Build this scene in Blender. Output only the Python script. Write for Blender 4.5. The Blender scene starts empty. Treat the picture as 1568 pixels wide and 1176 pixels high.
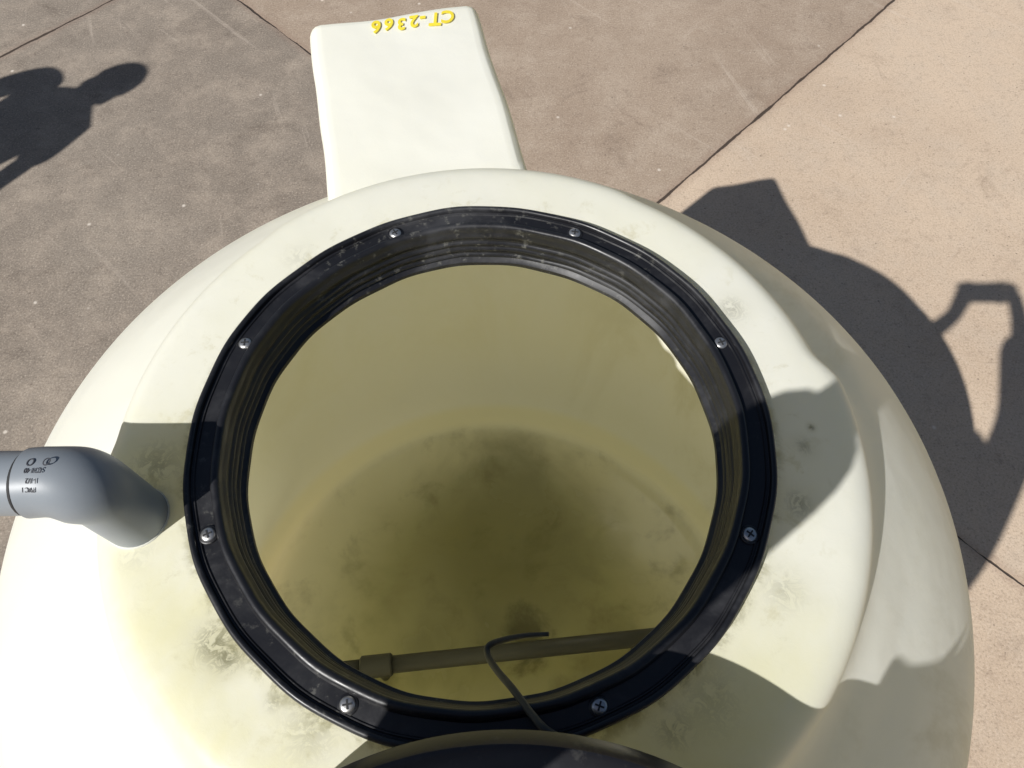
import bpy, bmesh, math, random
from mathutils import Vector, Matrix, Quaternion, noise
random.seed(7)
S=bpy.context.scene
S.view_settings.view_transform='Standard'; S.view_settings.look='None'; S.view_settings.exposure=0
COL=S.collection
SUN=Vector((.776,.714,-1.0))
TC=Vector((-.03,.30,0))

# ---------------------------------------------------------------- helpers
def new_obj(name,me,parent=None,loc=(0,0,0)):
    o=bpy.data.objects.new(name,me); COL.objects.link(o)
    o.location=loc
    if parent: o.parent=parent
    return o
def empty(name,loc=(0,0,0)):
    o=bpy.data.objects.new(name,None); COL.objects.link(o); o.location=loc; o.empty_display_size=.1
    return o
def mesh_from(name,verts,faces,mats=(),smooth=True,idx=None):
    me=bpy.data.meshes.new(name); me.from_pydata([tuple(v) for v in verts],[],faces)
    for m in mats: me.materials.append(m)
    for i,p in enumerate(me.polygons):
        p.use_smooth=smooth
        if idx: p.material_index=idx[i]
    me.update(); return me
def catmull(pts,n=5):
    out=[]
    P=[Vector(p) for p in pts]; P=[P[0]*2-P[1]]+P+[P[-1]*2-P[-2]]
    for i in range(1,len(P)-2):
        for k in range(n):
            t=k/n
            a,b,c,d=P[i-1],P[i],P[i+1],P[i+2]
            out.append(.5*((2*b)+(c-a)*t+(2*a-5*b+4*c-d)*t*t+(3*b-3*c+d-a)*t**3))
    out.append(P[-2]); return out
def lathe(prof,N=128,mod=None):
    v=[];f=[]
    for j,(r,z) in enumerate(prof):
        for i in range(N):
            a=2*math.pi*i/N
            rr,zz=(r,z) if mod is None else mod(r,z,a)
            v.append((rr*math.cos(a),rr*math.sin(a),zz))
    for j in range(len(prof)-1):
        for i in range(N):
            k=(i+1)%N
            f.append((j*N+i,j*N+k,(j+1)*N+k,(j+1)*N+i))
    return v,f
def tube(pts,rad,seg=20,cap=True):
    P=[Vector(p) for p in pts]; v=[];f=[]
    if not hasattr(rad,'__len__'): rad=[rad]*len(P)
    t=(P[1]-P[0]).normalized()
    n=t.orthogonal().normalized()
    for i,p in enumerate(P):
        t2=((P[min(i+1,len(P)-1)]-P[i]).normalized()+(P[i]-P[max(i-1,0)]).normalized()).normalized()
        q=t.rotation_difference(t2); n=q@n; t=t2
        b=t.cross(n)
        for k in range(seg):
            a=2*math.pi*k/seg
            v.append(p+(n*math.cos(a)+b*math.sin(a))*rad[i])
    for i in range(len(P)-1):
        for k in range(seg):
            k2=(k+1)%seg
            f.append((i*seg+k,i*seg+k2,(i+1)*seg+k2,(i+1)*seg+k))
    if cap:
        f.append(tuple(range(seg))[::-1]); f.append(tuple((len(P)-1)*seg+k for k in range(seg)))
    return v,f
def autosmooth(me,ang=35):
    bm=bmesh.new(); bm.from_mesh(me)
    bmesh.ops.recalc_face_normals(bm,faces=bm.faces)
    for e in bm.edges:
        if len(e.link_faces)==2: e.smooth=e.calc_face_angle(0)<math.radians(ang)
    bm.to_mesh(me); bm.free()
def unp(px,py,d):
    # survey helper: photo measurement -> real position at a depth d below eye level
    x=(px-784)/1120; y=(588-py)/1120
    th=math.radians(61.5); cf,sf=math.cos(th),math.sin(th)
    D=Vector((x,cf+y*sf,-sf+y*cf)); k=d/-D.z
    return Vector((D.x*k,D.y*k,2-d))

# ---------------------------------------------------------------- material helpers
class NT:
    def __init__(s,name):
        s.m=bpy.data.materials.new(name); s.m.use_nodes=True; s.t=s.m.node_tree
        s.b=s.t.nodes['Principled BSDF']; s.out=s.t.nodes['Material Output']
        s.tc=s.t.nodes.new('ShaderNodeTexCoord').outputs['Object']
    def n(s,k): return s.t.nodes.new(k)
    def l(s,a,b):
        if hasattr(a,'links'): s.t.links.new(a,b)
        else: b.default_value=a
    def math(s,op,a,b=0,c=0,clamp=False):
        n=s.n('ShaderNodeMath'); n.operation=op; n.use_clamp=clamp
        s.l(a,n.inputs[0]); s.l(b,n.inputs[1]); s.l(c,n.inputs[2]); return n.outputs[0]
    def noise(s,scale,detail=4,rough=.55,vec=None,dist=0):
        n=s.n('ShaderNodeTexNoise'); n.inputs['Scale'].default_value=scale
        n.inputs['Detail'].default_value=detail; n.inputs['Roughness'].default_value=rough; n.inputs['Distortion'].default_value=dist
        s.l(vec or s.tc,n.inputs['Vector']); return n.outputs['Fac']
    def map(s,scale=(1,1,1),rot=(0,0,0),loc=(0,0,0),vec=None):
        n=s.n('ShaderNodeMapping'); s.l(vec or s.tc,n.inputs[0]); n.inputs['Scale'].default_value=scale
        n.inputs['Rotation'].default_value=rot; n.inputs['Location'].default_value=loc; return n.outputs[0]
    def ss(s,x,a,b,lo=0.,hi=1.):
        n=s.n('ShaderNodeMapRange'); n.interpolation_type='SMOOTHSTEP'
        s.l(x,n.inputs[0]); n.inputs[1].default_value=a; n.inputs[2].default_value=b
        n.inputs[3].default_value=lo; n.inputs[4].default_value=hi; return n.outputs[0]
    def mix(s,f,a,b,mode='MIX'):
        n=s.n('ShaderNodeMix'); n.data_type='RGBA'; n.blend_type=mode
        s.l(f,n.inputs[0]); 
        for v,i in ((a,6),(b,7)):
            if hasattr(v,'links'): s.t.links.new(v,n.inputs[i])
            else: n.inputs[i].default_value=(*v,1)
        return n.outputs[2]
    def xyz(s):
        n=s.n('ShaderNodeSeparateXYZ'); s.l(s.tc,n.inputs[0]); return n.outputs
    def bump(s,h,strength=.3,dist=.002):
        n=s.n('ShaderNodeBump'); n.inputs['Strength'].default_value=strength; n.inputs['Distance'].default_value=dist
        s.l(h,n.inputs['Height']); s.l(n.outputs[0],s.b.inputs['Normal']); return n.outputs[0]
    def dist(s,x,y,px,py):
        a=s.math('SUBTRACT',x,px); b=s.math('SUBTRACT',y,py)
        return s.math('SQRT',s.math('ADD',s.math('MULTIPLY',a,a),s.math('MULTIPLY',b,b)))
def simple(name,col,rough=.5,var=.25,scale=30,spec=.5,metal=0,bump=0):
    t=NT(name)
    f=t.noise(scale,4)
    d=tuple(c*(1-var) for c in col); h=tuple(min(1,c*(1+var)) for c in col)
    t.l(t.mix(f,d,h),t.b.inputs['Base Color'])
    t.b.inputs['Roughness'].default_value=rough; t.b.inputs['Specular IOR Level'].default_value=spec
    t.b.inputs['Metallic'].default_value=metal
    if bump: t.bump(t.noise(scale*6,3),bump,.001)
    return t.m

# ---------------------------------------------------------------- concrete
def concrete():
    t=NT('weathered_concrete'); X=t.xyz(); x,y=X[0],X[1]
    wob=t.math('MULTIPLY',t.math('SUBTRACT',t.noise(9,4,.65),.5),.016)
    u=t.math('ADD',t.math('ADD',t.math('MULTIPLY',x,.7),t.math('MULTIPLY',y,.714)),wob)
    n=t.math('ADD',t.math('ADD',t.math('MULTIPLY',x,-.714),t.math('MULTIPLY',y,.7)),wob)
    def jd(c,off):
        q=t.math('FRACT',t.math('ADD',t.math('DIVIDE',t.math('SUBTRACT',c,off),2.43),100.5))
        return t.math('MULTIPLY',t.math('ABSOLUTE',t.math('SUBTRACT',q,.5)),2.43)
    ja=jd(n,.903); jb=jd(u,1.30)
    d=t.math('MINIMUM',ja,t.math('ADD',jb,.002))
    w=t.ss(t.noise(6,4),.35,.65,.003,.007)
    jm=t.math('SUBTRACT',1,t.ss(t.math('DIVIDE',d,w),.6,1.15))
    halo=t.math('SUBTRACT',1,t.ss(t.math('ADD',d,t.math('MULTIPLY',t.noise(25,3),.02)),.008,.05))
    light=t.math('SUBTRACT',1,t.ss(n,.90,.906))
    med=t.ss(u,1.295,1.305)
    base=t.mix(med,(.265,.224,.182),(.38,.295,.222))
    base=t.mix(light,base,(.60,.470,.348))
    m1=t.noise(1.3,4,.6)
    base=t.mix(t.ss(m1,.35,.7,0,.40),base,t.mix(1,base,(.66,.62,.60),'MULTIPLY'))
    m2=t.noise(6,6,.72); base=t.mix(t.ss(m2,.4,.75,0,.42),base,(.52,.43,.34))
    m3=t.noise(4.3,6,.75,t.map(loc=(3,7,0)),.6); base=t.mix(t.ss(m3,.54,.74,0,.5),base,t.mix(1,base,(.5,.47,.46),'MULTIPLY'))
    m4=t.noise(150,4,.75); m5=t.noise(38,5,.75)
    base=t.mix(t.ss(m5,.32,.5,.4,0),base,t.mix(1,base,(.6,.57,.56),'MULTIPLY'))
    base=t.mix(t.ss(m4,.30,.50,.55,0),base,t.mix(1,base,(.35,.33,.33),'MULTIPLY'))
    base=t.mix(t.ss(m4,.52,.72,0,.4),base,(.80,.68,.56))
    v=t.n('ShaderNodeTexVoronoi'); v.inputs['Scale'].default_value=7; t.l(t.map(loc=(1.3,.4,0)),v.inputs['Vector'])
    sp=t.math('SUBTRACT',1,t.ss(t.math('ADD',v.outputs['Distance'],t.math('MULTIPLY',m4,.09)),.06,.11))
    base=t.mix(t.math('MULTIPLY',sp,.65),base,(.80,.72,.62))
    v2=t.n('ShaderNodeTexVoronoi'); v2.inputs['Scale'].default_value=18; t.l(t.map(loc=(5.3,2.4,0)),v2.inputs['Vector'])
    sp2=t.math('SUBTRACT',1,t.ss(v2.outputs['Distance'],.04,.08))
    base=t.mix(t.math('MULTIPLY',sp2,.55),base,(.12,.09,.07))
    for rot,loc in ((.75,(0,.3,0)),(2.3,(2,1,0)),(1.25,(4,3,0))):
        s=t.noise(2.2,5,.65,t.map((.35,9,1),(0,0,0),(0,0,0),t.map((1,1,1),(0,0,rot),loc)),.4)
        base=t.mix(t.ss(s,.62,.74,0,.22),base,(.70,.60,.50))
    base=t.mix(t.math('MULTIPLY',halo,.3),base,(.24,.15,.11))
    base=t.mix(t.math('MULTIPLY',jm,.93),base,(.045,.032,.025))
    t.l(base,t.b.inputs['Base Color']); t.b.inputs['Roughness'].default_value=.85; t.b.inputs['Specular IOR Level'].default_value=.25
    h=t.math('SUBTRACT',t.math('ADD',t.math('MULTIPLY',m4,.5),t.math('MULTIPLY',m2,.4)),t.math('MULTIPLY',jm,2.5))
    t.bump(h,.6,.004)
    return t.m

# ---------------------------------------------------------------- tank plastic
def poly():
    t=NT('translucent_polyethylene'); X=t.xyz(); x,y,z=X
    r=t.math('SQRT',t.math('ADD',t.math('MULTIPLY',x,x),t.math('MULTIPLY',y,y)))
    top=t.ss(z,1.30,1.335)
    near=t.math('MULTIPLY',t.math('SUBTRACT',1,t.ss(r,.29,.375)),top)
    a=t.noise(6,5,.6,None,.4); b=t.noise(32,6,.72,None,.3); c=t.noise(3,3,.5,t.map(loc=(2,5,1)))
    base=t.mix(t.ss(c,.3,.7),(.975,.975,.925),(.97,.965,.88))
    deck=t.math('MULTIPLY',top,t.math('SUBTRACT',1,t.ss(r,.35,.40)))
    lowl=t.ss(t.math('ADD',t.math('MULTIPLY',x,-.3),t.math('MULTIPLY',y,-.95)),-.1,.25,.25,1.1)
    base=t.mix(t.math('MULTIPLY',t.math('MULTIPLY',deck,lowl),t.ss(a,.30,.70,.25,.85)),base,(.87,.84,.54))
    base=t.mix(t.math('MULTIPLY',near,t.ss(b,.55,.70,0,.38)),base,(.60,.55,.30))
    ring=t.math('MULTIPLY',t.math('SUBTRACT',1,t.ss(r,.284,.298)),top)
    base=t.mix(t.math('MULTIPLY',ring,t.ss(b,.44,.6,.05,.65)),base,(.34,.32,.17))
    sc=t.noise(75,5,.7,None,.8)
    for (px,py,R_,st) in ((332,985,.018,1.),(350,1008,.012,1.),(1222,772,.013,.6),(1230,684,.009,.55),(1120,474,.016,.5),(1030,1118,.016,.5),(238,715,.026,.5),(1242,655,.0035,1.),(420,1075,.008,.5),(1085,1070,.028,.3),(475,1120,.026,.35),(205,845,.020,.2),(1200,905,.02,.3),(455,395,.018,.2)):
        p=unp(px,py,.66)-TC
        dd=t.dist(x,y,p.x,p.y)
        m=t.math('SUBTRACT',1,t.ss(t.math('ADD',dd,t.math('MULTIPLY',t.math('SUBTRACT',sc,.5),R_*4)),R_*.2,R_*1.5))
        m2=t.math('MULTIPLY',m,t.ss(sc,.42,.56,.0,.9))
        soft=t.math('MULTIPLY',t.math('SUBTRACT',1,t.ss(dd,0,R_*2.6)),.30)
        base=t.mix(t.math('MULTIPLY',t.math('MULTIPLY',soft,top),st),base,(.42,.38,.18))
        base=t.mix(t.math('MULTIPLY',t.math('MULTIPLY',m2,top),st*.85),base,(.15,.145,.075))
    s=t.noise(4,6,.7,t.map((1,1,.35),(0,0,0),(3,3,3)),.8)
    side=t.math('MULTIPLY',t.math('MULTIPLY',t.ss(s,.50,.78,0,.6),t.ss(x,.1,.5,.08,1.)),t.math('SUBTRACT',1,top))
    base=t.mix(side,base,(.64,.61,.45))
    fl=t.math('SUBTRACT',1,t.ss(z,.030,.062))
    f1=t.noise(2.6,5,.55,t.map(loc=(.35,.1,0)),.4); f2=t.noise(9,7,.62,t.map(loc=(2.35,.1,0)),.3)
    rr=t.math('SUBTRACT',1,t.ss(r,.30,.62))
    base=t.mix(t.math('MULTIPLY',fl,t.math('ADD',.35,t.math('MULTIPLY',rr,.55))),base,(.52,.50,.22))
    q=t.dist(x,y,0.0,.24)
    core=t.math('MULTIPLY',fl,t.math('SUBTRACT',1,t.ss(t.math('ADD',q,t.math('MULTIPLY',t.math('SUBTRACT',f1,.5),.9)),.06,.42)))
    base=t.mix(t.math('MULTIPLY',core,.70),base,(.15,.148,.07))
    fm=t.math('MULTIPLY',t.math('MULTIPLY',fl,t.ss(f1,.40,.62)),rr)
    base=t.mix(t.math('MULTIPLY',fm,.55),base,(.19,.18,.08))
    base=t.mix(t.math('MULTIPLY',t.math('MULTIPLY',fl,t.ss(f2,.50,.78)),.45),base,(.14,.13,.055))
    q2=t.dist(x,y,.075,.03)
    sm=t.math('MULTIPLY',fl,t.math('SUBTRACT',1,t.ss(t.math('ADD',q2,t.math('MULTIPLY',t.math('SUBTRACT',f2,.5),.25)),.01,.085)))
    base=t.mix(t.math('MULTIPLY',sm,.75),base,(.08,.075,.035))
    wz=t.math('MULTIPLY',t.ss(z,.035,.06),t.math('SUBTRACT',1,t.ss(z,.085,.12)))
    base=t.mix(t.math('MULTIPLY',wz,.6),base,(.98,.94,.68))  # lit line where wall meets floor, painted into the colour
    wl=t.math('MULTIPLY',t.ss(z,.10,.5),t.math('SUBTRACT',1,t.ss(z,.8,1.1)))
    base=t.mix(t.math('MULTIPLY',wl,t.ss(s,.35,.7,.0,.22)),base,(.84,.80,.52))
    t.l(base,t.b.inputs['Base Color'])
    wet=t.math('MULTIPLY',fl,t.ss(f1,.36,.5,.10,.32))
    t.l(t.math('SUBTRACT',t.ss(a,.3,.7,.36,.46),wet,clamp=True),t.b.inputs['Roughness']); t.b.inputs['Specular IOR Level'].default_value=.45
    dry=t.math('SUBTRACT',1,t.math('MULTIPLY',fl,.85))
    t.bump(t.math('MULTIPLY',dry,t.math('ADD',t.math('MULTIPLY',t.noise(5,3),4),t.math('MULTIPLY',sc,.15))),.35,.004)
    tr=t.n('ShaderNodeBsdfTranslucent'); t.l(t.mix(1,base,(1,.95,.62),'MULTIPLY'),tr.inputs[0])
    mx=t.n('ShaderNodeMixShader'); mx.inputs[0].default_value=.285
    t.l(t.b.outputs[0],mx.inputs[1]); t.l(tr.outputs[0],mx.inputs[2]); t.l(mx.outputs[0],t.out.inputs[0])
    return t.m
def blackplastic(name,dust=.5,rlo=.24,rhi=.45):
    t=NT(name)
    a=t.noise(9,6,.7,None,.3); b=t.noise(80,4,.75); c=t.noise(3,3)
    base=t.mix(t.ss(a,.48,.75,0,dust),(.011,.011,.013),(.070,.070,.074))
    base=t.mix(t.math('MULTIPLY',t.ss(b,.56,.70,0,dust),t.ss(c,.4,.6)),base,(.20,.195,.17))
    t.l(base,t.b.inputs['Base Color']); t.l(t.ss(a,.35,.65,rlo,rhi),t.b.inputs['Roughness'])
    t.bump(t.math('ADD',t.noise(40,4),t.math('MULTIPLY',b,.5)),.15,.001)
    return t.m
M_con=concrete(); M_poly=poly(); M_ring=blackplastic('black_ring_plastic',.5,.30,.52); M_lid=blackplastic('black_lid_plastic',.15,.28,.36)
M_pvc=simple('grey_pvc',(.25,.275,.30),.42,.12,12,.45,0,.1)
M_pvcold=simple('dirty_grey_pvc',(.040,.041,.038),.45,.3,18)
M_steel=simple('stainless_steel',(.55,.54,.52),.35,.3,300,.5,.9)
M_dark=simple('matte_black',(.02,.02,.02),.7)
M_cable=simple('grey_cable',(.035,.035,.03),.6,.4,90)
M_paint=simple('yellow_paint',(.90,.70,.05),.5,.2,60)
M_print=simple('pvc_print',(.06,.06,.07),.6)

# ---------------------------------------------------------------- ground
G=40
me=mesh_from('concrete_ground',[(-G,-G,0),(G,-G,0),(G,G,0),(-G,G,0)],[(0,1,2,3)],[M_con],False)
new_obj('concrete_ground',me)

# ---------------------------------------------------------------- tank
tank=empty('plastic_water_tank',TC)
prof=[(.250,1.336),(.258,1.341),(.300,1.3415),(.342,1.340),(.360,1.336),(.372,1.326),(.379,1.310),(.386,1.286),(.408,1.260),(.466,1.222),(.532,1.168),(.598,1.096),(.652,1.01),(.690,.92),(.712,.82),(.722,.68),(.715,.50),(.698,.30),(.680,.15),(.655,.085),(.630,.048),(.585,.032),(.40,.029),(.2,.028),(.002,.027)]
PR=[(p.x,p.y) for p in catmull(prof,4)]
def sstep(x,a,b):
    t=max(0,min(1,(x-a)/(b-a))); return t*t*(3-2*t)
def tmod(r,z,a):
    a=(a+math.pi)%(2*math.pi)-math.pi; d=math.degrees(a)
    w=0
    if 1.2<z<1.345 and r>.33:
        k=sstep(r,.33,.372)*(1-sstep(r,.40,.47))
        for c,amp in ((-22,1),(98,.3),(-142,.4)):
            dd=abs((d-c+180)%360-180)
            w+=amp*(1-sstep(dd,32,39))
        r=r+.014*w*k-.004*k
    g=.003*math.sin(3*a+1)+.002*math.sin(5*a)
    if r>.45: r+=g
    return r,z
v,f=lathe(PR,256,tmod)
v=[(p[0]-.010*sstep(math.hypot(p[0],p[1]),.40,.62),p[1]-.006*sstep(math.hypot(p[0],p[1]),.40,.62),p[2]) for p in v]
me=mesh_from('tank_shell',v,f,[M_poly]); new_obj('shell',me,tank)
def tank_r(z):
    best=0
    for (r1,z1),(r2,z2) in zip(PR,PR[1:]):
        if (z1-z)*(z2-z)<=0 and z1!=z2:
            best=max(best,r1+(r2-r1)*(z-z1)/(z2-z1))
    return best
Fp=Vector((-.174,.99,0))-TC; A=Vector((-.205,.979,0)).normalized(); Sd=Vector((A.y,-A.x,0))
bm=bmesh.new(); 
bmesh.ops.create_cube(bm,size=1)
for vv in bm.verts:
    a=-.42 if vv.co.y<0 else 0; s=.127*(1 if vv.co.x>0 else -1); z=1.322 if vv.co.z>0 else .99
    if vv.co.y>0: s*=.985
    vv.co=Fp+A*a+Sd*s+Vector((0,0,z))
bmesh.ops.bevel(bm,geom=[e for e in bm.edges],offset=.018,segments=4,profile=.5,affect='EDGES')
for k in range(1,32):
    co=Vector((0,0,.98+k*.011)); g=bm.verts[:]+bm.edges[:]+bm.faces[:]
    bmesh.ops.bisect_plane(bm,geom=g,plane_co=co,plane_no=(0,0,1))
for k in range(1,42):
    co=Fp+A*(-.01*k); g=bm.verts[:]+bm.edges[:]+bm.faces[:]
    bmesh.ops.bisect_plane(bm,geom=g,plane_co=co,plane_no=A)
for k in range(-11,12):
    co=Fp+Sd*(.0105*k); g=bm.verts[:]+bm.edges[:]+bm.faces[:]
    bmesh.ops.bisect_plane(bm,geom=g,plane_co=co,plane_no=Sd)
kill=[]
for fc in bm.faces:
    c=fc.calc_center_median(); rr=math.hypot(c.x,c.y)
    if c.z<1.341 and rr<max(tank_r(c.z),.0)-.016: kill.append(fc)
    elif rr<.36: kill.append(fc)
bmesh.ops.delete(bm,geom=kill,context='FACES')
for vv in bm.verts:
    q=noise.noise(vv.co*9)*.004; vv.co+=Vector((q,q,q*.7))
me=bpy.data.meshes.new('fill_box'); bm.to_mesh(me); bm.free(); me.materials.append(M_poly)
for p in me.polygons: p.use_smooth=True
new_obj('moulded_box',me,tank)

def text_mesh(s,size,ext=.0004,off=0):
    cu=bpy.data.curves.new('t','FONT'); cu.body=s; cu.size=size; cu.extrude=ext; cu.offset=off; cu.align_x='CENTER'; cu.align_y='CENTER'; cu.resolution_u=6
    o=bpy.data.objects.new('t',cu); COL.objects.link(o); bpy.context.view_layer.update()
    m=bpy.data.meshes.new_from_object(o.evaluated_get(bpy.context.evaluated_depsgraph_get())); bpy.data.objects.remove(o); return m
tv=[];tf=[]; xs=-.055
for i,ch in enumerate('CT-2366'):
    m=text_mesh(ch,.038+random.uniform(-.003,.003),.0004,.0009)
    rot=Matrix.Rotation(random.uniform(-.12,.12),4,'Z'); o=len(tv)
    for q in m.vertices:
        c=rot@q.co; c=Vector((c.x*.76+xs+.12*c.y,c.y+.002*math.sin(i*2.1),c.z)); tv.append(c)
    for p in m.polygons: tf.append([o+k for k in p.vertices])
    xs+=.013 if ch=='-' else .0182
ang=math.atan2(Sd.y,Sd.x)+math.pi
base=Vector((-.147,.962,1.3240))-TC
R=Matrix.Rotation(ang-.02,4,'Z')
tv=[base+R@q for q in tv]
me=mesh_from('marking',tv,tf,[M_paint],False)
for q in me.vertices: q.co.z+=noise.noise(Vector((q.co.x,q.co.y,1.322))*9)*.0028
new_obj('painted_number',me,tank)

# black threaded ring
rp=[(.2835,1.340),(.2835,1.3535),(.2825,1.3565),(.2805,1.3575),(.2785,1.3572),(.2772,1.3555),(.2768,1.3520),(.2752,1.3515),(.2745,1.3532),(.2735,1.3532),(.2725,1.3518),(.2590,1.3518),(.2582,1.3530),(.2575,1.3572),(.2560,1.3592),(.2530,1.3598),(.2505,1.3590),(.2490,1.3565),(.2488,1.3520)]
z=1.350
for k,st in enumerate((.013,.008,.010,.007)):
    rp+= [(.2480-.0012*k,z-.1*st),(.2462-.0012*k,z-.3*st),(.2460-.0012*k,z-.55*st),(.2476-.0012*k,z-.75*st),(.2478-.0012*k,z-.95*st)]; z-=st
rp+=[(.2415,1.3100),(.2390,1.3085),(.2385,1.3040),(.2400,1.3030),(.2440,1.3040),(.2500,1.3340)]
def rmod(r,z,a):
    return r+.0006*math.sin(7*a+2)+.0004*math.sin(23*a), z+.0006*math.sin(5*a)+.0004*math.sin(13*a+z*300)
v,f=lathe(rp,220,rmod)
me=mesh_from('ring',v,f,[M_ring]); autosmooth(me,50); new_obj('manhole_ring',me,tank)
for k in range(8):
    a=math.radians(22.5+45*k+random.uniform(-.6,.6)); c=Vector((.2665*math.cos(a),.2665*math.sin(a),1.3518))
    bm=bmesh.new()
    pr=[(.0068,0),(.0068,.0010),(.0062,.0020),(.0050,.0027),(.003,.0031),(.0002,.0032)]
    v,f=lathe(pr,24); vs=[bm.verts.new(q) for q in v]
    for q in f: bm.faces.new([vs[j] for j in q])
    nf=len(bm.faces)
    th=random.uniform(0,1.5)
    for s in (0,math.pi/2):  # raised black bars put in for the shade of the cross slots
        g=bmesh.ops.create_cube(bm,size=1)['verts']
        for q in g:
            q.co=Matrix.Rotation(th+s,4,'Z')@Vector((q.co.x*.0078,q.co.y*.0015,.0027+q.co.z*.0016+(.0001 if s else 0)))
    bm.normal_update()
    me=bpy.data.meshes.new('screw'); bm.to_mesh(me); bm.free(); me.materials.append(M_steel); me.materials.append(M_dark)
    for i,p in enumerate(me.polygons):
        p.material_index=0 if i<nf else 1; p.use_smooth=i<nf
    new_obj('screw_%d'%(k+1),me,tank,c)
    v,f=lathe([(.0090,0.0003),(.0087,.0008),(.0066,.0008)],24)
    new_obj('washer_%d'%(k+1),mesh_from('w',v,f,[M_ring]),tank,c)

# ---------------------------------------------------------------- lid
lp=[(.001,.030),(.12,.028),(.20,.022),(.235,.014),(.243,.010),(.247,.010),(.250,.016),(.256,.0185),(.262,.017),(.265,.011),(.270,.010),(.278,.010),(.282,.008),(.284,.002),(.284,-.012),(.280,-.016),(.262,-.016),(.258,-.010),(.256,-.045),(.250,-.048),(.246,-.045),(.244,-.005),(.001,.02)]
v,f=lathe(lp,160); me=mesh_from('lid',v,f,[M_lid]); autosmooth(me,40)
lid=empty('black_tank_lid',(.002,-.235,1.345)); lid.rotation_euler=(math.radians(23),math.radians(-2),0)
new_obj('lid_disc',me,lid)
bm=bmesh.new()
for s in (0,1):
    g=bmesh.ops.create_cube(bm,size=1)['verts']
    for q in g:
        q.co=Matrix.Rotation(s*math.pi/2,4,'Z')@Vector((q.co.x*.34,q.co.y*.018,.034+q.co.z*(.018+.001*s)))
bmesh.ops.bevel(bm,geom=bm.edges[:],offset=.003,segments=2,affect='EDGES')
me=bpy.data.meshes.new('ribs'); bm.to_mesh(me); bm.free(); me.materials.append(M_lid); new_obj('grip_ribs',me,lid)

# ---------------------------------------------------------------- pipe on the left (gooseneck vent)
def arc(c,r,a0,a1,n,ax,ay):
    return [c+ax*(r*math.cos(a0+(a1-a0)*k/n))+ay*(r*math.sin(a0+(a1-a0)*k/n)) for k in range(n+1)]
pipe=empty('grey_pvc_vent_pipe',(0,0,0))
bx,by=-.350,.216; pz=1.434
Xv=Vector((1,0,0)); Zv=Vector((0,0,1))
rb=.029
c=Vector((bx-rb,by,pz-rb))
elb=[Vector((bx-.044,by-.001,pz)),Vector((bx-.0435,by-.001,pz)),Vector((bx-.032,by,pz))]+arc(c,rb,math.pi/2,0,16,Xv,Zv)+[Vector((bx,by,pz-rb-.02)),Vector((bx,by,1.336))]
er=[.0268,.0290,.0290]+[.0290+.0028*math.sin(math.pi*k/16)**2 for k in range(17)]+[.0292,.0292]
v,f=tube(elb,er,40); me=mesh_from('elbow',v,f,[M_pvc]); autosmooth(me,50); new_obj('elbow',me,pipe)
v,f=tube([Vector((bx-.0465,by-.001,pz)),Vector((bx-.0438,by-.001,pz))],[.0272,.0274],32); me=mesh_from('lip',v,f,[M_dark]); new_obj('glue_line',me,pipe)
xe=-.482
run=[Vector((xe+.03,by-.002,pz)),Vector((xe,by-.002,pz)),Vector((xe,by-.002,pz)),Vector((bx-.03,by-.001,pz))]
v,f=tube(run,[.0225,.0225,.0266,.0266],36,False); me=mesh_from('run',v,f,[M_pvc]); autosmooth(me,50); new_obj('pipe_run',me,pipe)
v,f=tube([Vector((bx,by,1.336)),Vector((bx,by,1.3420)),Vector((bx,by,1.3432))],[.0303,.0303,.0290],32); new_obj('weld_bead',mesh_from('gr',v,f,[M_poly]),pipe)
for s,dx,ay,sz in (('SCH 40',-.026,.06,.0058),('1-1/2',-.026,.34,.0058),('O   O',-.024,-.20,.010),('PVC I',-.028,.58,.0056)):
    m=text_mesh(s,sz,.0002)
    vv=[]
    for q in m.vertices:
        X_=bx+dx-q.co.x*.8
        rr=.0292+q.co.z+max(0,(X_-(bx-.034)))*.06; an=-(q.co.y/.0290)-ay
        vv.append(Vector((X_, by+math.sin(an)*rr, pz+math.cos(an)*rr)))
    new_obj('print_'+s[:2].strip().lower(),mesh_from('pr',vv,[list(p.vertices) for p in m.polygons],[M_print],False),pipe)

# ---------------------------------------------------------------- things inside the tank
a=unp(560,1022,1.80); b=unp(1002,975,1.80); dr=(b-a).normalized()
con=empty('drain_pipe',(0,0,0))
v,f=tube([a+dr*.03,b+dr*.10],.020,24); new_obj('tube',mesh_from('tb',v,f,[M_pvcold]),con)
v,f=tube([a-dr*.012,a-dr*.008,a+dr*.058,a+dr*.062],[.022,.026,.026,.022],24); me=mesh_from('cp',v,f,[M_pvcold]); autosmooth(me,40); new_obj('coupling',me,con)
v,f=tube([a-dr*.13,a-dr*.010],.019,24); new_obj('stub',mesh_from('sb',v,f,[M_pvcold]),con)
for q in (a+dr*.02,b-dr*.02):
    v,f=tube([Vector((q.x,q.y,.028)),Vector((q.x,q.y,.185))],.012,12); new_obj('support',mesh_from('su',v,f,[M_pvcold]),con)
cp=[unp(900,1150,.632),unp(842,1122,.625),unp(815,1095,.635),unp(785,1055,.66),unp(762,1028,.69),unp(748,1006,.71),unp(748,990,.715),unp(768,981,.71),unp(800,974,.70),unp(840,971,.69)]
P=catmull(cp,6); n=len(P)
v,f=tube(P,[.0032*(1 if i<n*.7 else 1-.4*(i-n*.7)/(n*.3)) for i in range(n)],10); new_obj('float_switch_cable',mesh_from('cb',v,f,[M_cable]))

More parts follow.
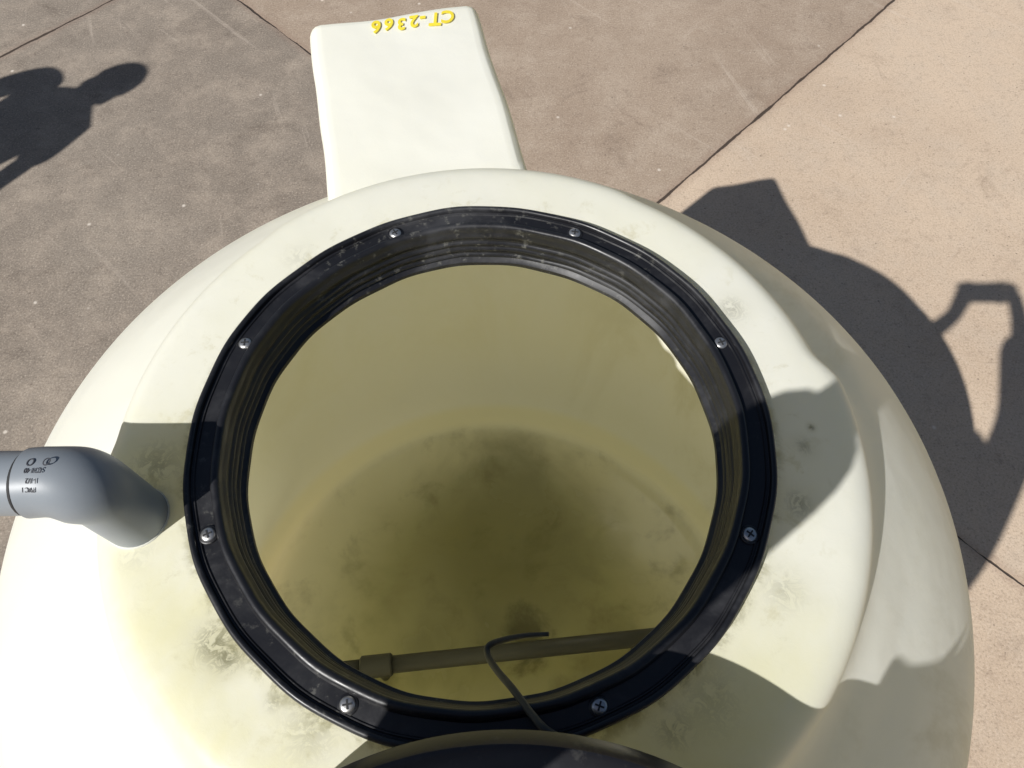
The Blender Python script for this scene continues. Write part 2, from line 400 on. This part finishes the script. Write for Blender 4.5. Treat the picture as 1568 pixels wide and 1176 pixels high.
# ---------------------------------------------------------------- people
def skin_mesh(name,pts,edges,root=0,sub=2,mats=()):
    me=bpy.data.meshes.new(name); me.from_pydata([tuple(p[0]) for p in pts],[(e[0],e[1]) for e in edges],[])
    o=bpy.data.objects.new(name,me); COL.objects.link(o)
    m=o.modifiers.new('s','SKIN'); sv=me.skin_vertices[0].data
    for i,p in enumerate(pts): sv[i].radius=(p[1],p[2]); sv[i].use_root=(i==root)
    m.use_smooth_shade=True
    s=o.modifiers.new('d','SUBSURF'); s.levels=sub; s.render_levels=sub
    bpy.context.view_layer.update()
    r=bpy.data.meshes.new_from_object(o.evaluated_get(bpy.context.evaluated_depsgraph_get()))
    bpy.data.objects.remove(o); r.materials.clear()
    for q in mats: r.materials.append(q)
    for p in r.polygons:
        p.use_smooth=True; c=p.center; best=9;bi=0
        for e in edges:
            A_,B_=pts[e[0]][0],pts[e[1]][0]; ab=B_-A_; t=max(0,min(1,(c-A_).dot(ab)/max(1e-9,ab.length_squared)))
            d=(c-(A_+ab*t)).length/max(.02,pts[e[0]][1]*(1-t)+pts[e[1]][1]*t)
            if d<best: best=d; bi=e[2]
        p.material_index=bi
    return r
def head_mesh(mskin,mhair,meye,mcap,mlip,cap=True):
    bm=bmesh.new(); bmesh.ops.create_uvsphere(bm,u_segments=48,v_segments=36,radius=1)
    for q in bm.verts:
        x,y,z=q.co
        X=x*.076; Y=y*.098; Z=z*.118
        if z<0: X*=1-.30*(-z)**1.3; Y*=1-.10*(-z) ; Y+=.012*(-z)*(1 if y>0 else -.4)
        if y<0 and z>-.3: Y*=1.04
        if y>0:
            Y+=.024*math.exp(-((x/.14)**2)-((z+.20)/.16)**2)+.012*math.exp(-((x/.10)**2)-((z+.02)/.2)**2)
            for sx in (-.42,.42): Y-=.011*math.exp(-((x-sx)/.17)**2-((z-.03)/.11)**2)
            Y+=.005*math.exp(-((z-.17)/.08)**2)*math.exp(-(x/.6)**2)
            Y+=.006*math.exp(-(x/.3)**2-((z+.52)/.07)**2)-.004*math.exp(-(x/.3)**2-((z+.46)/.03)**2)
            Y+=.010*math.exp(-(x/.28)**2-((z+.82)/.15)**2)
        q.co=(X,Y,Z)
    for fc in bm.faces:
        c=fc.calc_center_median(); xx,yy,zz=c.x/.076,c.y/.098,c.z/.118
        hair=(zz>.50 and yy>0) or (yy<=0 and zz>-.42 and (yy<-.12 or zz>.25))
        lip=(yy>.5 and abs(xx)<.28 and -.57<zz<-.42)
        fc.material_index=1 if hair else (4 if lip else 0)
    for q in bm.verts:
        if all(fc.material_index==1 for fc in q.link_faces): q.co*=1.06
    def sph(c,s,mi):
        g=bmesh.ops.create_uvsphere(bm,u_segments=16,v_segments=12,radius=1)['verts']
        for q in g: q.co=Vector((q.co.x*s[0],q.co.y*s[1],q.co.z*s[2]))+Vector(c)
        for q in g:
            for fc in q.link_faces: fc.material_index=mi
    for sx in (-1,1):
        sph((sx*.031,.079,.003),(.0125,.010,.009),2); sph((sx*.031,.0875,.003),(.005,.003,.005),5)
        sph((sx*.078,-.005,-.012),(.009,.018,.031),0)
        sph((sx*.031,.092,.022),(.018,.004,.003),1)
    if cap:
        g=bmesh.ops.create_uvsphere(bm,u_segments=32,v_segments=16,radius=1)['verts']
        for q in g:
            z=max(q.co.z,0); q.co=Vector((q.co.x*.094,q.co.y*.116,.045+z*.092))
            for fc in q.link_faces: fc.material_index=3
        vs=[];n=14
        for lay in (0,.004):
            for k in range(n+1):
                a=math.pi*k/n; vs.append(bm.verts.new((.078*math.cos(a),.075+.085*math.sin(a)**.8,.050-.012*math.sin(a)+lay)))
            for k in range(n+1):
                a=math.pi*k/n; vs.append(bm.verts.new((.078*math.cos(a),.035+.06*math.sin(a)*.8,.052+lay)))
        m=n+1
        for L in (0,2*m):
            for k in range(n):
                fc=bm.faces.new((vs[L+k],vs[L+k+1],vs[L+m+k+1],vs[L+m+k])); fc.material_index=3
        for k in range(n):
            fc=bm.faces.new((vs[k],vs[k+1],vs[2*m+k+1],vs[2*m+k])); fc.material_index=3
    bmesh.ops.recalc_face_normals(bm,faces=bm.faces)
    me=bpy.data.meshes.new('head'); bm.to_mesh(me); bm.free()
    for m in (mskin,mhair,meye,mcap,mlip,M_dark): me.materials.append(m)
    for p in me.polygons: p.use_smooth=True
    return me
def person(name,J,shirt,pants,skin,hair,capc,hands,cap=True,long=False,bulk=1,neck=.056,sl=.058):
    mS=simple(name+'_shirt',shirt,.85,.15,60,.2,0,.3); mP=simple(name+'_trousers',pants,.9,.2,60,.2,0,.3)
    mK=simple(name+'_skin',skin,.5,.08,40); mH=simple(name+'_hair',hair,.6,.3,200); mB=simple(name+'_boots',(.06,.04,.03),.6)
    mC=simple(name+'_cap',capc,.8); mE=simple('eye_white',(.75,.73,.7),.2,.03); mL=simple(name+'_lip',(.42,.17,.14),.5,.1)
    root=empty(name,(0,0,0))
    pts=[];ed=[]
    def add(p,rx,ry=None): pts.append((Vector(p),rx,ry or rx)); return len(pts)-1
    pel=add(J['pelvis'],.150*bulk,.115*bulk); wa=add(J['waist'],.145*bulk,.105*bulk); ch=add(J['chest'],.165*bulk,.120*bulk); nb=add(J['neckbase'],.085,.075); nk=add(J['neck'],neck,neck); hd=add(J['head']+Vector((0,0,-.03)),.05,.05)
    ed+=[(pel,wa,0),(wa,ch,0),(ch,nb,0),(nb,nk,2),(nk,hd,2)]
    for s in 'LR':
        hip=add(J['hip'+s],.092); th=add(J['hip'+s].lerp(J['knee'+s],.5),.080); kn=add(J['knee'+s],.062); cf=add(J['knee'+s].lerp(J['ankle'+s],.4),.060); an=add(J['ankle'+s],.045); he=add(J['ankle'+s]+Vector((0,0,-.055)),.045)
        fw=J['face']; to=add(J['ankle'+s]+Vector((fw.x*.15,fw.y*.15,-.062)),.038,.032)
        ed+=[(pel,hip,1),(hip,th,1),(th,kn,1),(kn,cf,1),(cf,an,1),(an,he,3),(he,to,3)]
        sh=add(J['sh'+s],.074*bulk); ed.append((ch,sh,0))
        if long:
            e1=add(J['el'+s],sl); w1=add(J['el'+s].lerp(J['wr'+s],.84),sl*.82); ed+=[(sh,e1,0),(e1,w1,0)]
        else:
            ua=add(J['sh'+s].lerp(J['el'+s],.62),.060); ed.append((sh,ua,0))
        ap=[];ae=[]
        def aa(p,r,par=None):
            ap.append((Vector(p),r,r)); i=len(ap)-1
            if par is not None: ae.append((par,i,0))
            return i
        q0=aa(J['sh'+s].lerp(J['el'+s],.45),.046); q1=aa(J['el'+s],.041,q0); q2=aa(J['el'+s].lerp(J['wr'+s],.35),.040,q1); q3=aa(J['wr'+s],.026,q2)
        H=hands[s]; pm=aa(H['palm'],.027,q3)
        for ch_ in H['fingers']:
            p=pm
            for k,(pt,r) in enumerate(ch_): p=aa(pt,r,p)
        new_obj('arm_'+s,skin_mesh('arm',ap,ae,0,2,[mK]),root)
    new_obj('body',skin_mesh('body',pts,ed,0,2,[mS,mP,mK,mB]),root)
    h=new_obj('head',head_mesh(mK,mH,mE,mC,mL,cap),root,J['head'])
    h.rotation_mode='QUATERNION'
    h.rotation_quaternion=J['look'].normalized().to_track_quat('Y','Z')
    return root
th=math.radians(61.5); C=Vector((0,0,2)); Fv=Vector((0,math.cos(th),-math.sin(th))); Uv=Vector((0,math.sin(th),math.cos(th)))
def CP(a,b,c): return C+Xv*a+Uv*b+Fv*c
def grip(sg):
    fs=[]
    for yi,l in ((.026,.9),(.009,1),(-.008,.95),(-.025,.75)):
        fs.append([(CP(sg*.080,yi,-.052),.0095),(CP(sg*.079,yi,-.024),.0085),(CP(sg*.066,yi,-.013),.0078),(CP(sg*(.066-.022*l),yi,-.012),.0070)])
    fs.append([(CP(sg*.080,-.020,-.066),.0115),(CP(sg*.060,-.004,-.069),.0095),(CP(sg*.042,.006,-.066),.0080)])
    return dict(palm=CP(sg*.090,-.022,-.056),fingers=fs)
J=dict(pelvis=Vector((-.07,-.72,.98)),waist=Vector((-.07,-.68,1.14)),chest=Vector((-.07,-.57,1.38)),neckbase=Vector((-.06,-.49,1.55)),neck=Vector((-.05,-.45,1.61)),head=Vector((-.035,-.39,1.71)),
 hipL=Vector((-.17,-.73,.92)),hipR=Vector((.03,-.73,.92)),kneeL=Vector((-.20,-.71,.50)),kneeR=Vector((.05,-.70,.50)),ankleL=Vector((-.21,-.76,.10)),ankleR=Vector((.06,-.75,.10)),
 shL=Vector((-.26,-.47,1.50)),shR=Vector((.11,-.49,1.50)),elL=Vector((-.335,-.215,1.73)),elR=Vector((.18,-.30,1.77)),wrL=CP(-.110,-.075,-.060),wrR=CP(.100,-.085,-.060),
 face=Vector((0,1,0)),look=Vector((.0,.36,.25)))
ph=person('photographer',J,(.16,.22,.34),(.05,.06,.09),(.55,.34,.24),(.06,.04,.03),(.05,.05,.06),dict(L=grip(-1),R=grip(1)),cap=False,long=True,sl=.074)
bm=bmesh.new(); bmesh.ops.create_cube(bm,size=1)
for q in bm.verts: q.co=CP(q.co.x*.112,q.co.y*.064,-.036+q.co.z*.026)
bmesh.ops.bevel(bm,geom=bm.edges[:],offset=.005,segments=3,affect='EDGES')
me=bpy.data.meshes.new('cam'); bm.to_mesh(me); bm.free(); M_cam=simple('camera_black',(.03,.03,.032),.4); me.materials.append(M_cam)
camo=empty('compact_digital_camera'); new_obj('body_case',me,camo)
v,f=tube([CP(0,0,-.024),CP(0,0,-.016),CP(0,0,-.0155),CP(0,0,-.009)],[.026,.026,.021,.020],32); me=mesh_from('lens',v,f,[M_cam]); autosmooth(me,40); new_obj('lens_barrel',me,camo)
v,f=tube([CP(.036,.030,-.036),CP(.036,.037,-.036)],.006,16); new_obj('shutter_button',mesh_from('sb',v,f,[M_steel]),camo)
v,f=tube([CP(0,-.002,-.0492),CP(0,-.002,-.0502)],.020,4); new_obj('screen',mesh_from('sc',v,f,[M_dark],False),camo)

# bystander
fw=Vector((.77,.64,0)).normalized(); sd=Vector((fw.y,-fw.x,0))
O=Vector((-2.93,1.27,0))
def B(f_,s_,z_): return O+fw*f_+sd*s_+Vector((0,0,z_))
def relax(sg,wr):
    dn=Vector((0,0,-1)); fs=[]
    for k,l in ((-1.5,.85),(-.5,1),(.5,.95),(1.5,.78)):
        o=wr+dn*.085+fw*(-k*.019)
        fs.append([(o,.0095),(o+dn*.034*l-sd*sg*.006,.0085),(o+dn*.058*l-sd*sg*.018,.0078),(o+dn*.074*l-sd*sg*.030,.007)])
    fs.append([(wr+dn*.035+fw*.030,.0115),(wr+dn*.065+fw*.045,.0095),(wr+dn*.092+fw*.047,.008)])
    return dict(palm=wr+dn*.045,fingers=fs)
wl=B(.10,-.33,.90); wr_=B(.10,.28,.88)
J2=dict(pelvis=B(0,0,.96),waist=B(.01,0,1.12),chest=B(.03,-.01,1.32),neckbase=B(.04,.0,1.45),neck=B(.05,.01,1.50),head=B(.06,.02,1.59),
 hipL=B(0,-.11,.90),hipR=B(0,.11,.90),kneeL=B(.04,-.12,.49),kneeR=B(.02,.12,.49),ankleL=B(-.02,-.14,.10),ankleR=B(-.02,.15,.10),
 shL=B(.04,-.22,1.455),shR=B(.04,.16,1.42),elL=B(.0,-.30,1.17),elR=B(.0,.23,1.14),wrL=wl,wrR=wr_,face=fw,look=fw*1+Vector((0,0,-.25)))
person('bystander',J2,(.35,.12,.08),(.07,.08,.11),(.50,.30,.21),(.09,.06,.04),(.10,.10,.12),dict(L=relax(-1,wl),R=relax(1,wr_)),cap=True,bulk=1.06,neck=.078)

# ---------------------------------------------------------------- light, sky, camera
w=bpy.data.worlds.new('World'); S.world=w; w.use_nodes=True
sk=w.node_tree.nodes.new('ShaderNodeTexSky'); sk.sky_type='NISHITA'; sk.sun_disc=False
el=math.atan2(1,math.hypot(SUN.x,SUN.y)); sk.sun_elevation=el; sk.sun_rotation=math.atan2(-SUN.x,-SUN.y)
bg=w.node_tree.nodes['Background']; w.node_tree.links.new(sk.outputs[0],bg.inputs[0]); bg.inputs[1].default_value=.055
L=bpy.data.lights.new('sun','SUN'); L.energy=5; L.angle=math.radians(.53); L.color=(1,.98,.945)
lo=bpy.data.objects.new('sun',L); COL.objects.link(lo); lo.rotation_mode='QUATERNION'; lo.rotation_quaternion=SUN.to_track_quat('-Z','Y'); lo.location=(-5,-5,8)
cd=bpy.data.cameras.new('camera'); cd.lens=25.7; cd.sensor_width=36; cd.clip_start=.004; cd.clip_end=500
co=bpy.data.objects.new('camera',cd); COL.objects.link(co); co.location=(0,0,2); co.rotation_euler=(math.radians(90-61.5),0,0)
S.camera=co
